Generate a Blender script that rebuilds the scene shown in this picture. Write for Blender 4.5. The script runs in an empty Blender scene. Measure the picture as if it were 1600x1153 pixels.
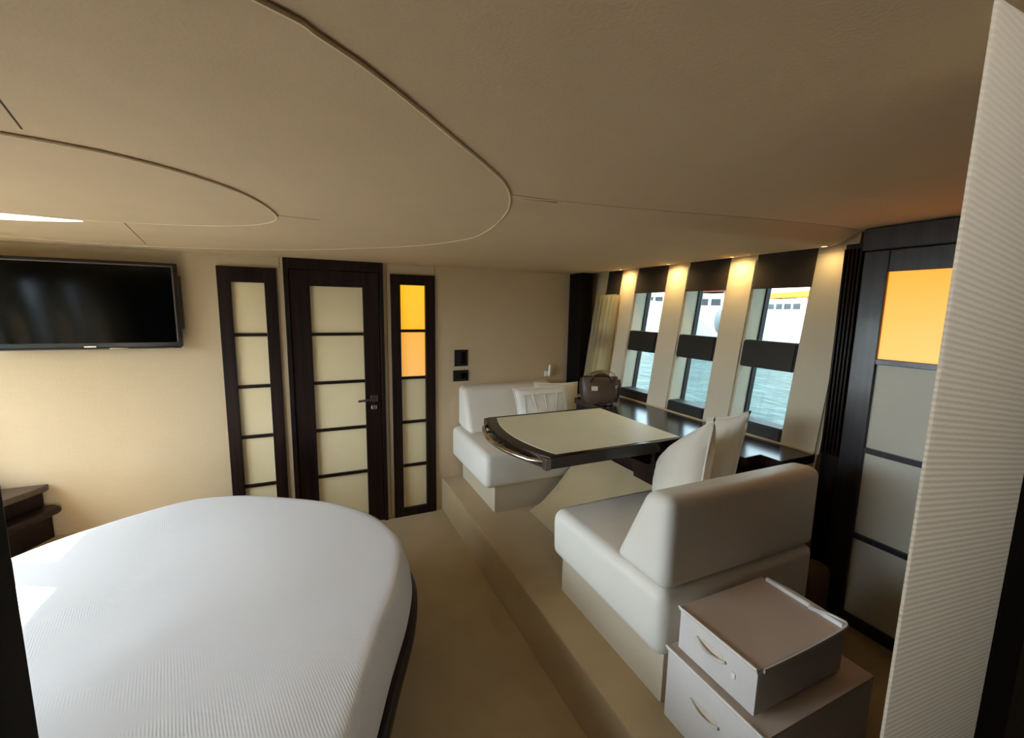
import bpy, bmesh, math, random
from mathutils import Vector, Matrix, noise

random.seed(7)
S = bpy.context.scene
C = S.collection
PI = math.pi

# ------------------------------------------------------------------ camera
cam_d = bpy.data.cameras.new('camera')
cam_d.sensor_width = 36.0
cam_d.lens = 36.0 * 675.0 / 1600.0
cam_d.clip_start = 0.02
cam = bpy.data.objects.new('camera', cam_d)
C.objects.link(cam)
CAM_R = Matrix(((0.9100, 0.0413, -0.4125),
                (-0.4142, 0.1332, -0.9004),
                (0.0178, 0.9902, 0.1383)))
cam.matrix_world = Matrix.Translation((0, 0, 1.55)) @ CAM_R.to_quaternion().to_matrix().to_4x4()
S.camera = cam

# ------------------------------------------------------------------ light
w = bpy.data.worlds.new('world')
S.world = w
w.use_nodes = True
bg = w.node_tree.nodes['Background']
bg.inputs['Color'].default_value = (0.71, 0.86, 1.0, 1)
bg.inputs['Strength'].default_value = 2.9

sun_d = bpy.data.lights.new('sun', 'SUN')
sun_d.energy = 6.0
sun_d.angle = math.radians(0.6)
sun_d.color = (1.0, 0.93, 0.83)
sun = bpy.data.objects.new('sun', sun_d)
C.objects.link(sun)
sd = Vector((0.72, -0.34, -0.69)).normalized()
sun.rotation_euler = sd.to_track_quat('-Z', 'Y').to_euler()
sun.location = (-6, 0, 8)

S.view_settings.view_transform = 'Standard'
S.view_settings.look = 'None'
S.view_settings.gamma = 1.0
S.view_settings.use_curve_mapping = False
S.view_settings.exposure = 2.56
S.cycles.max_bounces = 12
S.cycles.diffuse_bounces = 8
S.cycles.sample_clamp_indirect = 12.0

# ------------------------------------------------------------------ materials
def srgb(r, g, b):
    f = lambda c: (c / 255 / 12.92) if c / 255 <= 0.04045 else ((c / 255 + 0.055) / 1.055) ** 2.4
    return (f(r), f(g), f(b), 1.0)

class N:
    def __init__(s, name):
        s.m = bpy.data.materials.new(name)
        s.m.use_nodes = True
        s.nt = s.m.node_tree
        s.b = s.nt.nodes['Principled BSDF']
        s.out = s.nt.nodes['Material Output']
    def n(s, t, **kw):
        x = s.nt.nodes.new(t)
        for k, v in kw.items():
            if k in x.inputs:
                x.inputs[k].default_value = v
            else:
                setattr(x, k, v)
        return x
    def l(s, a, b):
        s.nt.links.new(a, b)
    def coord(s, which='Object', scale=(1, 1, 1), rot=(0, 0, 0)):
        tc = s.n('ShaderNodeTexCoord')
        mp = s.n('ShaderNodeMapping')
        mp.inputs['Scale'].default_value = scale
        mp.inputs['Rotation'].default_value = rot
        s.l(tc.outputs[which], mp.inputs['Vector'])
        return mp.outputs['Vector']

def mat(name, col, rough=0.6, var=0.06, nscale=6.0, bump=0.0, bscale=200.0, stretch=(1, 1, 1),
        spec=0.5, metal=0.0, sheen=0.0, coat=0.0, col2=None):
    q = N(name)
    b = q.b
    v = q.coord('Object', stretch)
    nz = q.n('ShaderNodeTexNoise', Scale=nscale, Detail=4.0)
    q.l(v, nz.inputs['Vector'])
    mx = q.n('ShaderNodeMix', data_type='RGBA')
    c = srgb(*col)
    d = srgb(*col2) if col2 else tuple(max(0, x * (1 - 2.2 * var)) for x in c[:3]) + (1,)
    mx.inputs['A'].default_value = tuple(min(1, x * (1 + var)) for x in c[:3]) + (1,)
    mx.inputs['B'].default_value = d
    q.l(nz.outputs['Fac'], mx.inputs['Factor'])
    q.l(mx.outputs['Result'], b.inputs['Base Color'])
    b.inputs['Roughness'].default_value = rough
    b.inputs['Metallic'].default_value = metal
    b.inputs['Specular IOR Level'].default_value = spec
    b.inputs['Sheen Weight'].default_value = sheen
    b.inputs['Coat Weight'].default_value = coat
    if bump > 0:
        n2 = q.n('ShaderNodeTexNoise', Scale=bscale, Detail=3.0)
        q.l(v, n2.inputs['Vector'])
        bp = q.n('ShaderNodeBump', Strength=bump, Distance=0.003)
        q.l(n2.outputs['Fac'], bp.inputs['Height'])
        q.l(bp.outputs['Normal'], b.inputs['Normal'])
    return q.m

def linen(name, col, rough=0.8, bump=0.25, scale=260.0, var=0.05):
    """woven wall / headliner fabric: two crossed stretched noises"""
    q = N(name)
    b = q.b
    outs = []
    for st in ((1, 1, 0.06), (0.06, 0.06, 1)):
        v = q.coord('Object', st)
        nz = q.n('ShaderNodeTexNoise', Scale=scale, Detail=2.0)
        q.l(v, nz.inputs['Vector'])
        outs.append(nz.outputs['Fac'])
    ad = q.n('ShaderNodeMath', operation='ADD')
    q.l(outs[0], ad.inputs[0]); q.l(outs[1], ad.inputs[1])
    v = q.coord('Object')
    big = q.n('ShaderNodeTexNoise', Scale=3.0, Detail=3.0)
    q.l(v, big.inputs['Vector'])
    ad2 = q.n('ShaderNodeMath', operation='MULTIPLY_ADD')
    q.l(ad.outputs[0], ad2.inputs[0]); ad2.inputs[1].default_value = 0.5
    q.l(big.outputs['Fac'], ad2.inputs[2])
    mr = q.n('ShaderNodeMapRange')
    mr.inputs['From Min'].default_value = 0.6; mr.inputs['From Max'].default_value = 1.4
    q.l(ad2.outputs[0], mr.inputs['Value'])
    mx = q.n('ShaderNodeMix', data_type='RGBA')
    c = srgb(*col)
    mx.inputs['A'].default_value = tuple(x * (1 - var) for x in c[:3]) + (1,)
    mx.inputs['B'].default_value = tuple(min(1, x * (1 + var)) for x in c[:3]) + (1,)
    q.l(mr.outputs[0], mx.inputs['Factor'])
    q.l(mx.outputs['Result'], b.inputs['Base Color'])
    b.inputs['Roughness'].default_value = rough
    b.inputs['Specular IOR Level'].default_value = 0.25
    bp = q.n('ShaderNodeBump', Strength=bump, Distance=0.002)
    q.l(ad.outputs[0], bp.inputs['Height'])
    q.l(bp.outputs['Normal'], b.inputs['Normal'])
    return q.m

def wood(name, c1, c2, rough=0.3, axis=2, coat=0.2, spec=0.5):
    q = N(name)
    b = q.b
    st = [40, 40, 40]
    st[axis] = 1.6
    v = q.coord('Object', st)
    nz = q.n('ShaderNodeTexNoise', Scale=1.0, Detail=5.0, Distortion=0.6)
    q.l(v, nz.inputs['Vector'])
    rp = q.n('ShaderNodeValToRGB')
    rp.color_ramp.elements[0].position = 0.35
    rp.color_ramp.elements[0].color = srgb(*c1)
    rp.color_ramp.elements[1].position = 0.7
    rp.color_ramp.elements[1].color = srgb(*c2)
    q.l(nz.outputs['Fac'], rp.inputs['Fac'])
    q.l(rp.outputs['Color'], b.inputs['Base Color'])
    b.inputs['Roughness'].default_value = rough
    b.inputs['Coat Weight'].default_value = coat
    b.inputs['Coat Roughness'].default_value = 0.12
    b.inputs['Specular IOR Level'].default_value = spec
    bp = q.n('ShaderNodeBump', Strength=0.06, Distance=0.002)
    q.l(nz.outputs['Fac'], bp.inputs['Height'])
    q.l(bp.outputs['Normal'], b.inputs['Normal'])
    return q.m

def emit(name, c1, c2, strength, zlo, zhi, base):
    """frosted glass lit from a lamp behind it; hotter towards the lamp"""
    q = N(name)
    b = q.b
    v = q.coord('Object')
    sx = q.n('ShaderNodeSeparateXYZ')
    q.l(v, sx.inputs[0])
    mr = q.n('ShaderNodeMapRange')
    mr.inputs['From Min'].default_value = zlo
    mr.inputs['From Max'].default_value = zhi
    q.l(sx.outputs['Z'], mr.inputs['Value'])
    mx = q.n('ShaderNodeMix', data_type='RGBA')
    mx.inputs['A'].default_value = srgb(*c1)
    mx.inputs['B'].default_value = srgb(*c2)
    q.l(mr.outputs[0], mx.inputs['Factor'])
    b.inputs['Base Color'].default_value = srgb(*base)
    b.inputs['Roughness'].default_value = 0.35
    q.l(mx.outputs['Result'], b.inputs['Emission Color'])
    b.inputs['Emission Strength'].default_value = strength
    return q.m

M = {}
M['wall'] = linen('wall_linen', (198, 178, 145), bump=0.3)
M['ceil'] = linen('headliner_fabric', (202, 178, 146), bump=0.3, scale=200.0)
M['carpet'] = mat('beige_carpet', (186, 164, 124), 0.95, 0.08, 5.0, 0.5, 420.0, spec=0.1, sheen=0.2)
M['dark'] = wood('wenge_wood', (18, 8, 6), (40, 21, 15), 0.4, 2, 0.0, 0.25)
M['darkgloss'] = wood('wenge_lacquer', (24, 15, 12), (44, 29, 24), 0.2, 1, 0.1)
M['post'] = wood('near_black_wood', (9, 6, 5), (20, 13, 11), 0.6, 2, 0.0, 0.15)
M['cabwood'] = wood('blue_black_wood', (34, 32, 38), (52, 48, 54), 0.3, 2, 0.3)
M['rim_highlight'] = mat('pale_edge_highlight', (226, 208, 170), 0.6)  # highlight on the ceiling panel edges, put in as a paler colour
M['pillar'] = linen('pale_pillar_fabric', (214, 204, 180), bump=0.15)
M['seam'] = mat('shadow_gap', (70, 58, 42), 0.9)
M['pane'] = mat('frosted_pane', (238, 222, 178), 0.35, 0.03, 4.0, 0.05, 60.0)
M['panegrey'] = mat('frosted_grey_pane', (216, 210, 190), 0.35, 0.03, 4.0, 0.05, 60.0)
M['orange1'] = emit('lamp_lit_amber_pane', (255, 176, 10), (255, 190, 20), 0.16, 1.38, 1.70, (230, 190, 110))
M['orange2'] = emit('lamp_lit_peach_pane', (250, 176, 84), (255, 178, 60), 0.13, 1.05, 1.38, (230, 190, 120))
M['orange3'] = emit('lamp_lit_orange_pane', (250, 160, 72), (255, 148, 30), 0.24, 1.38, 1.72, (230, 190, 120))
M['sofa'] = mat('cream_leatherette', (226, 220, 206), 0.5, 0.03, 3.0, 0.12, 500.0, spec=0.4)
M['sofabase'] = mat('sofa_plinth_fabric', (204, 190, 164), 0.8, 0.04, 5.0, 0.2, 300.0)
M['pillow'] = mat('cream_cushion_cloth', (224, 216, 198), 0.85, 0.05, 7.0, 0.3, 350.0, sheen=0.15)
M['pillowquilt'] = mat('white_quilted_cloth', (232, 228, 216), 0.8, 0.05, 7.0, 0.3, 120.0)
M['box'] = mat('greige_box_fabric', (216, 208, 200), 0.85, 0.05, 8.0, 0.3, 350.0)
M['boxlid'] = mat('taupe_box_lid_fabric', (216, 200, 182), 0.85, 0.05, 8.0, 0.3, 350.0)
M['boxtrim'] = mat('box_white_binding', (226, 222, 214), 0.8, 0.03)
M['dkvoid'] = mat('dark_slot', (40, 32, 26), 0.9)
M['steel'] = mat('polished_steel', (196, 190, 180), 0.16, 0.04, 3.0, metal=1.0)
M['brushed'] = mat('brushed_dark_steel', (120, 110, 106), 0.35, 0.05, 3.0, metal=1.0)
M['inlay'] = mat('cream_leather_inlay', (238, 232, 200), 0.45, 0.03, 5.0, 0.1, 260.0)
M['black'] = mat('black_plastic', (12, 11, 12), 0.35, 0.1)
M['screen'] = mat('black_glass_screen', (3, 4, 3), 0.12, 0.1, spec=0.12)
M['blind'] = mat('dark_brown_blind_cloth', (52, 42, 34), 0.85, 0.06, 10.0, 0.25, 400.0)
M['band'] = mat('dark_padded_leather', (34, 32, 30), 0.55, 0.06, 10.0, 0.1, 300.0)
M['curtain'] = mat('cream_curtain_cloth', (214, 198, 160), 0.9, 0.05, 6.0, 0.2, 300.0)
M['jamb'] = mat('pale_window_liner', (222, 220, 200), 0.6, 0.03)
M['rubber'] = mat('black_rubber', (14, 14, 14), 0.6)
M['bag'] = mat('taupe_leather_bag', (96, 74, 60), 0.45, 0.1, 14.0, 0.25, 200.0)
M['bagdark'] = mat('dark_brown_leather', (52, 34, 28), 0.4, 0.1, 12.0, 0.2, 200.0)
M['bagtan'] = mat('tan_strap_leather', (150, 128, 78), 0.5, 0.08)
M['cloth'] = mat('cream_patch', (220, 210, 190), 0.8)
M['white'] = mat('white_plastic', (236, 232, 222), 0.35, 0.03)
M['stoolbrown'] = mat('brown_suede', (112, 84, 50), 0.8, 0.08, 6.0, 0.2, 200.0)
M['stair'] = wood('dark_walnut', (58, 42, 32), (84, 64, 52), 0.3, 1, 0.2)

# ribbed wall covering on the partition beside the camera
q = N('ribbed_wall_fabric')
v = q.coord('Object')
wv = q.n('ShaderNodeTexWave', wave_type='BANDS', bands_direction='Z', Scale=46.0, Distortion=0.5, Detail=1.0)
wv.inputs['Detail Scale'].default_value = 2.0
mp = q.coord('Object', (1, 1, 1.0), (0, math.radians(-8), 0))
q.l(mp, wv.inputs['Vector'])
nz = q.n('ShaderNodeTexNoise', Scale=260.0, Detail=3.0)
q.l(v, nz.inputs['Vector'])
ad = q.n('ShaderNodeMath', operation='MULTIPLY_ADD')
q.l(nz.outputs['Fac'], ad.inputs[0]); ad.inputs[1].default_value = 0.9
q.l(wv.outputs['Fac'], ad.inputs[2])
bp = q.n('ShaderNodeBump', Distance=0.002)
sx = q.n('ShaderNodeSeparateXYZ'); q.l(v, sx.inputs[0])
mr = q.n('ShaderNodeMapRange'); mr.inputs['From Min'].default_value = 1.1; mr.inputs['From Max'].default_value = 1.65
mr.inputs['To Min'].default_value = 0.16; mr.inputs['To Max'].default_value = 0.5
q.l(sx.outputs['Z'], mr.inputs['Value']); q.l(mr.outputs[0], bp.inputs['Strength'])
q.l(ad.outputs[0], bp.inputs['Height'])
q.l(bp.outputs['Normal'], q.b.inputs['Normal'])
mx = q.n('ShaderNodeMix', data_type='RGBA')
mx.inputs['A'].default_value = srgb(206, 197, 180)
mx.inputs['B'].default_value = srgb(214, 206, 190)
q.l(wv.outputs['Fac'], mx.inputs['Factor'])
q.l(mx.outputs['Result'], q.b.inputs['Base Color'])
q.b.inputs['Roughness'].default_value = 0.85
M['ribbed'] = q.m

# fine corded white bed sheet
q = N('white_corded_sheet')
v = q.coord('Object', (1, 1, 1), (0, 0, math.radians(-14)))
wv = q.n('ShaderNodeTexWave', wave_type='BANDS', bands_direction='X', Scale=44.0, Distortion=1.2, Detail=1.5)
wv.inputs['Detail Scale'].default_value = 0.8
q.l(v, wv.inputs['Vector'])
n1 = q.n('ShaderNodeTexNoise', Scale=2.2, Detail=4.0)
v2 = q.coord('Object', (1, 1.6, 1))
q.l(v2, n1.inputs['Vector'])
mr = q.n('ShaderNodeMapRange')
mr.inputs['From Min'].default_value = 0.45; mr.inputs['From Max'].default_value = 0.65
mr.inputs['To Min'].default_value = 0.0
sx = q.n('ShaderNodeSeparateXYZ'); q.l(q.coord('Object'), sx.inputs[0])
gr = q.n('ShaderNodeMapRange'); gr.inputs['From Min'].default_value = 1.5; gr.inputs['From Max'].default_value = 0.95
gr.inputs['To Min'].default_value = -0.12; gr.inputs['To Max'].default_value = 0.12; q.l(sx.outputs['Y'], gr.inputs['Value'])
ag = q.n('ShaderNodeMath', operation='ADD'); q.l(n1.outputs['Fac'], ag.inputs[0]); q.l(gr.outputs[0], ag.inputs[1])
q.l(ag.outputs[0], mr.inputs['Value'])
mu = q.n('ShaderNodeMath', operation='MULTIPLY')
q.l(wv.outputs['Fac'], mu.inputs[0]); q.l(mr.outputs[0], mu.inputs[1])
ad = q.n('ShaderNodeMath', operation='MULTIPLY_ADD')
n3 = q.n('ShaderNodeTexNoise', Scale=9.0, Detail=5.0, Distortion=0.8)
q.l(v2, n3.inputs['Vector'])
q.l(n3.outputs['Fac'], ad.inputs[0]); ad.inputs[1].default_value = 2.2
q.l(mu.outputs[0], ad.inputs[2])
bp = q.n('ShaderNodeBump', Strength=0.2, Distance=0.0018)
q.l(ad.outputs[0], bp.inputs['Height'])
q.l(bp.outputs['Normal'], q.b.inputs['Normal'])
q.b.inputs['Base Color'].default_value = srgb(208, 207, 206)
q.b.inputs['Roughness'].default_value = 0.8
q.b.inputs['Sheen Weight'].default_value = 0.1
M['sheet'] = q.m

# window glass: tinted to dim the daylight outside, with a faint mirror of the room
q = N('window_glass')
tr = q.n('ShaderNodeBsdfTransparent'); tr.inputs['Color'].default_value = (0.50, 0.535, 0.53, 1)
gl = q.n('ShaderNodeBsdfGlossy', Roughness=0.02)
lw = q.n('ShaderNodeLayerWeight', Blend=0.5)
pw = q.n('ShaderNodeMath', operation='POWER'); q.l(lw.outputs['Facing'], pw.inputs[0]); pw.inputs[1].default_value = 5.0
fr = q.n('ShaderNodeMath', operation='MULTIPLY_ADD'); q.l(pw.outputs[0], fr.inputs[0]); fr.inputs[1].default_value = 0.7; fr.inputs[2].default_value = 0.02
ms = q.n('ShaderNodeMixShader')
q.l(fr.outputs[0], ms.inputs['Fac']); q.l(tr.outputs[0], ms.inputs[1]); q.l(gl.outputs[0], ms.inputs[2])
q.l(ms.outputs[0], q.out.inputs['Surface'])
M['glass'] = q.m

M['clear'] = M['glass'].copy(); M['clear'].name = 'clear_window_glass'
for n_ in M['clear'].node_tree.nodes:
    if n_.type == 'BSDF_TRANSPARENT': n_.inputs['Color'].default_value = (0.985, 0.985, 0.985, 1)
# sea
q = N('teal_sea_water')
v = q.coord('Object', (0.55, 0.22, 1))
n1 = q.n('ShaderNodeTexNoise', Scale=4.5, Detail=6.0, Distortion=0.9)
q.l(v, n1.inputs['Vector'])
bp = q.n('ShaderNodeBump', Strength=1.0, Distance=0.22)
q.l(n1.outputs['Fac'], bp.inputs['Height'])
q.l(bp.outputs['Normal'], q.b.inputs['Normal'])
rp = q.n('ShaderNodeValToRGB')
rp.color_ramp.elements[0].position = 0.35; rp.color_ramp.elements[0].color = (0.006, 0.030, 0.028, 1)
rp.color_ramp.elements[1].position = 0.7; rp.color_ramp.elements[1].color = (0.04, 0.085, 0.08, 1)
q.l(n1.outputs['Fac'], rp.inputs['Fac'])
q.l(rp.outputs['Color'], q.b.inputs['Base Color'])
q.b.inputs['Roughness'].default_value = 0.3
q.b.inputs['IOR'].default_value = 1.33
q.b.inputs['Specular IOR Level'].default_value = 0.18
M['sea'] = q.m
M['gelcoat'] = mat('white_gelcoat', (236, 236, 234), 0.3, 0.03)
M['awnor'] = mat('orange_awning_cloth', (226, 150, 40), 0.8, 0.05)
M['awnred'] = mat('red_brown_awning_cloth', (150, 70, 50), 0.8, 0.05)
M['hypalon'] = mat('grey_dinghy_rubber', (96, 104, 112), 0.6, 0.05)
M['tint'] = mat('smoked_boat_window', (40, 46, 52), 0.15, 0.05)

# ------------------------------------------------------------------ mesh helpers
def tag(o, label=None, cat=None, group=None, kind=None):
    if label: o['label'] = label
    if cat: o['category'] = cat
    if group: o['group'] = group
    if kind: o['kind'] = kind
    return o

def obj(name, bm, m, parent=None, smooth=False, recalc=True):
    if recalc:
        bmesh.ops.recalc_face_normals(bm, faces=bm.faces[:])
    me = bpy.data.meshes.new(name)
    bm.to_mesh(me)
    bm.free()
    me.materials.append(M[m] if isinstance(m, str) else m)
    if smooth:
        for p in me.polygons:
            p.use_smooth = True
        try:
            me.set_sharp_from_angle(angle=math.radians(40))
        except Exception:
            pass
    o = bpy.data.objects.new(name, me)
    C.objects.link(o)
    if parent:
        o.parent = parent
        o.matrix_parent_inverse = Matrix.Translation(-Vector(parent.location)) if parent.type == 'EMPTY' else Matrix.Identity(4)
    return o

def thing(name, label, cat, loc=(0, 0, 0), group=None):
    o = bpy.data.objects.new(name, None)
    C.objects.link(o)
    o.location = loc
    o.empty_display_size = 0.1
    return tag(o, label, cat, group)

def struct(name, bm, m, label=None, parent=None, smooth=False):
    o = obj(name, bm, m, parent, smooth)
    if not parent:
        o['kind'] = 'structure'
        if label: o['label'] = label
    return o

def sroot(name, label, loc=(0, 0, 0)):
    o = bpy.data.objects.new(name, None)
    C.objects.link(o)
    o.location = loc
    o['kind'] = 'structure'
    o['label'] = label
    return o

def hexa(bm, pts):
    vs = [bm.verts.new(p) for p in pts]
    for f in ((0, 1, 2, 3), (4, 5, 6, 7), (0, 1, 5, 4), (1, 2, 6, 5), (2, 3, 7, 6), (3, 0, 4, 7)):
        bm.faces.new([vs[i] for i in f])
    return vs

def box(x0, x1, y0, y1, z0, z1, bm=None, bev=0.0, seg=2):
    t = bmesh.new()
    hexa(t, [(x0, y0, z0), (x1, y0, z0), (x1, y1, z0), (x0, y1, z0), (x0, y0, z1), (x1, y0, z1), (x1, y1, z1), (x0, y1, z1)])
    if bev > 0:
        bmesh.ops.recalc_face_normals(t, faces=t.faces[:])
        bmesh.ops.bevel(t, geom=t.edges[:], offset=bev, segments=seg, profile=0.5, affect='EDGES')
    if bm is None:
        return t
    me = bpy.data.meshes.new('t'); t.to_mesh(me); t.free(); bm.from_mesh(me); bpy.data.meshes.remove(me)
    return bm

def prism(pts, z0, z1, bev=0.0, seg=2, axis='z'):
    """extrude a closed outline of (a,b) pairs; axis z: (x,y); axis x: (y,z); axis y: (x,z)"""
    bm = bmesh.new()
    def P(a, b, h):
        return {'z': (a, b, h), 'x': (h, a, b), 'y': (a, h, b)}[axis]
    lo = [bm.verts.new(P(a, b, z0)) for a, b in pts]
    hi = [bm.verts.new(P(a, b, z1)) for a, b in pts]
    n = len(pts)
    f1 = bm.faces.new(lo); f2 = bm.faces.new(hi)
    for i in range(n):
        bm.faces.new((lo[i], lo[(i + 1) % n], hi[(i + 1) % n], hi[i]))
    bmesh.ops.recalc_face_normals(bm, faces=bm.faces[:])
    if bev > 0:
        es = [e for e in bm.edges if all(v in lo for v in e.verts) or all(v in hi for v in e.verts)]
        bmesh.ops.bevel(bm, geom=es, offset=bev, segments=seg, profile=0.5, affect='EDGES')
    return bm

def rprism(pts, z0, z1, bev, seg, axis):
    """like prism but every edge is rounded (upholstery)"""
    bm = prism(pts, z0, z1, 0, 2, axis)
    bmesh.ops.bevel(bm, geom=bm.edges[:], offset=bev, segments=seg, profile=0.5, affect='EDGES')
    return bm

def closed_curve(pts, sub=8):
    n = len(pts); out = []
    for i in range(n):
        p0, p1, p2, p3 = (Vector(pts[(i + k) % n]) for k in (-1, 0, 1, 2))
        for s in range(sub):
            t = s / sub
            out.append(tuple(0.5 * ((2 * p1) + (-p0 + p2) * t + (2 * p0 - 5 * p1 + 4 * p2 - p3) * t * t + (-p0 + 3 * p1 - 3 * p2 + p3) * t ** 3)))
    return out

def open_curve(pts, sub=8):
    n = len(pts); out = []
    for i in range(n - 1):
        p0 = Vector(pts[max(i - 1, 0)]); p1 = Vector(pts[i]); p2 = Vector(pts[i + 1]); p3 = Vector(pts[min(i + 2, n - 1)])
        for s in range(sub):
            t = s / sub
            out.append(0.5 * ((2 * p1) + (-p0 + p2) * t + (2 * p0 - 5 * p1 + 4 * p2 - p3) * t * t + (-p0 + 3 * p1 - 3 * p2 + p3) * t ** 3))
    out.append(Vector(pts[-1]))
    return out

def tube(pts, r, bm=None, seg=10, flat=1.0):
    bm = bm or bmesh.new()
    pts = [Vector(p) for p in pts]
    rings = []
    for i, p in enumerate(pts):
        d = (pts[min(i + 1, len(pts) - 1)] - pts[max(i - 1, 0)]).normalized()
        up = Vector((0, 0, 1)) if abs(d.z) < 0.95 else Vector((0, 1, 0))
        a = d.cross(up).normalized(); b = a.cross(d).normalized()
        rr = r[i] if isinstance(r, (list, tuple)) else r
        rings.append([bm.verts.new(p + a * math.cos(2 * PI * k / seg) * rr + b * math.sin(2 * PI * k / seg) * rr * flat) for k in range(seg)])
    for i in range(len(rings) - 1):
        for k in range(seg):
            bm.faces.new((rings[i][k], rings[i][(k + 1) % seg], rings[i + 1][(k + 1) % seg], rings[i + 1][k]))
    bm.faces.new(rings[0]); bm.faces.new(rings[-1])
    return bm

def inset_poly(pts, d):
    """shrink (d>0) / grow a closed outline along its normals"""
    n = len(pts); a = sum(pts[i][0] * pts[(i + 1) % n][1] - pts[(i + 1) % n][0] * pts[i][1] for i in range(n))
    s = 1 if a > 0 else -1
    out = []
    for i in range(n):
        p = Vector(pts[i - 1]); q_ = Vector(pts[(i + 1) % n]); t = (q_ - p).normalized()
        nrm = Vector((-t.y, t.x)) * s
        out.append((pts[i][0] + nrm.x * d, pts[i][1] + nrm.y * d))
    return out

def loft(rings, cap0=True, cap1=True):
    bm = bmesh.new()
    vr = [[bm.verts.new(p) for p in r] for r in rings]
    n = len(vr[0])
    for i in range(len(vr) - 1):
        for k in range(n):
            bm.faces.new((vr[i][k], vr[i][(k + 1) % n], vr[i + 1][(k + 1) % n], vr[i + 1][k]))
    if cap0: bm.faces.new(vr[0])
    if cap1: bm.faces.new(vr[-1])
    return bm

# ------------------------------------------------------------------ the hull sides (both lean outwards)
def WX(z, off=0.0, side=1):
    x = 1.98 + 0.133 * (z - 0.94) + off
    return x if side > 0 else 0.28 - x

def whex(bm, y0, y1, z0, z1, o0, o1, side=1):
    return hexa(bm, [(WX(z0, o0, side), y0, z0), (WX(z0, o1, side), y0, z0), (WX(z0, o1, side), y1, z0), (WX(z0, o0, side), y1, z0),
                     (WX(z1, o0, side), y0, z1), (WX(z1, o1, side), y0, z1), (WX(z1, o1, side), y1, z1), (WX(z1, o0, side), y1, z1)])

BACK = 3.104
CEIL = 1.84
PLAT = 0.25

# floor
struct('floor', box(-2.1, 2.4, -1.35, 3.3, -0.06, 0.0), 'carpet', 'beige carpet of the sunken aisle between bed and dinette')
struct('floor_platform', box(0.845, 2.3, -1.3, BACK + 0.1, 0.0, PLAT, bev=0.008), 'carpet', 'raised carpeted platform carrying the dinette')
struct('floor_platform', box(-2.1, -0.62, 1.0, BACK + 0.1, 0.0, PLAT, bev=0.008), 'carpet', 'raised carpeted platform beside the bed and the steps')
# carpeted slope that rises to the hull between the sofas
sl = [(1.20, PLAT - 0.02), (1.23, PLAT + 0.004), (1.32, PLAT + 0.05), (1.42, PLAT + 0.14), (1.52, PLAT + 0.25), (1.60, PLAT + 0.33), (1.66, PLAT + 0.37), (1.66, PLAT - 0.02)]
struct('floor_slope', prism(sl, 1.66, 2.36, axis='y'), 'carpet', 'carpeted slope rising to the hull under the table', smooth=True)

# back wall with openings for the door and both sidelights
bm = bmesh.new()
def bwall(x0, x1, z0, z1): box(x0, x1, BACK, BACK + 0.12, z0, z1, bm)
bwall(-2.1, -0.514, -0.05, 2.0); bwall(-0.201, -0.163, -0.05, 2.0); bwall(0.438, 0.487, -0.05, 2.0); bwall(0.798, 2.3, -0.05, 2.0)
bwall(-0.514, -0.201, 1.771, 2.0); bwall(-0.163, 0.438, 1.842, 2.0); bwall(0.487, 0.798, 1.771, 2.0)
wb = struct('wall_back', bm, 'wall', 'beige linen wall with door, glazed side panels and television')
for x in (-0.182, 0.462, 0.80):
    obj('panel_joint', box(x - 0.0015, x + 0.0015, BACK - 0.001, BACK + 0.004, 1.775 if x != 0.462 else 0.02, CEIL), 'seam', wb)
struct('wall_behind', box(-2.0, 2.15, BACK + 0.13, BACK + 0.2, -0.05, 2.0), 'wall', 'bulkhead behind the frosted panels')

# right wall with four slanted windows between pillars
WIN_Y = [(1.275, 1.555), (1.73, 2.0), (2.19, 2.46), (2.65, 2.80)]
PIL_Y = [(1.10, 1.275), (1.555, 1.73), (2.0, 2.19), (2.46, 2.65)]
bm = bmesh.new()
whex(bm, 1.10, BACK + 0.1, -0.05, 0.94, 0, 0.16)
whex(bm, 1.10, BACK + 0.1, 1.82, 2.0, 0, 0.16)
whex(bm, 2.80, BACK + 0.1, 0.94, 1.82, 0, 0.16)
whex(bm, -1.35, 1.10, -0.05, 2.0, 0.16, 0.30)
wr = struct('wall_right', bm, 'wall', 'outward leaning window wall on the right')
for y0, y1 in PIL_Y:
    b2 = bmesh.new(); whex(b2, y0, y1, 0.94, 1.82, 0, 0.16)
    bmesh.ops.recalc_face_normals(b2, faces=b2.faces[:])
    bmesh.ops.bevel(b2, geom=[e for e in b2.edges if abs(e.verts[0].co.z - e.verts[1].co.z) > 0.3], offset=0.012, segments=3, affect='EDGES')
    obj('pillar', b2, 'pillar', wr, smooth=True)

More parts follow.
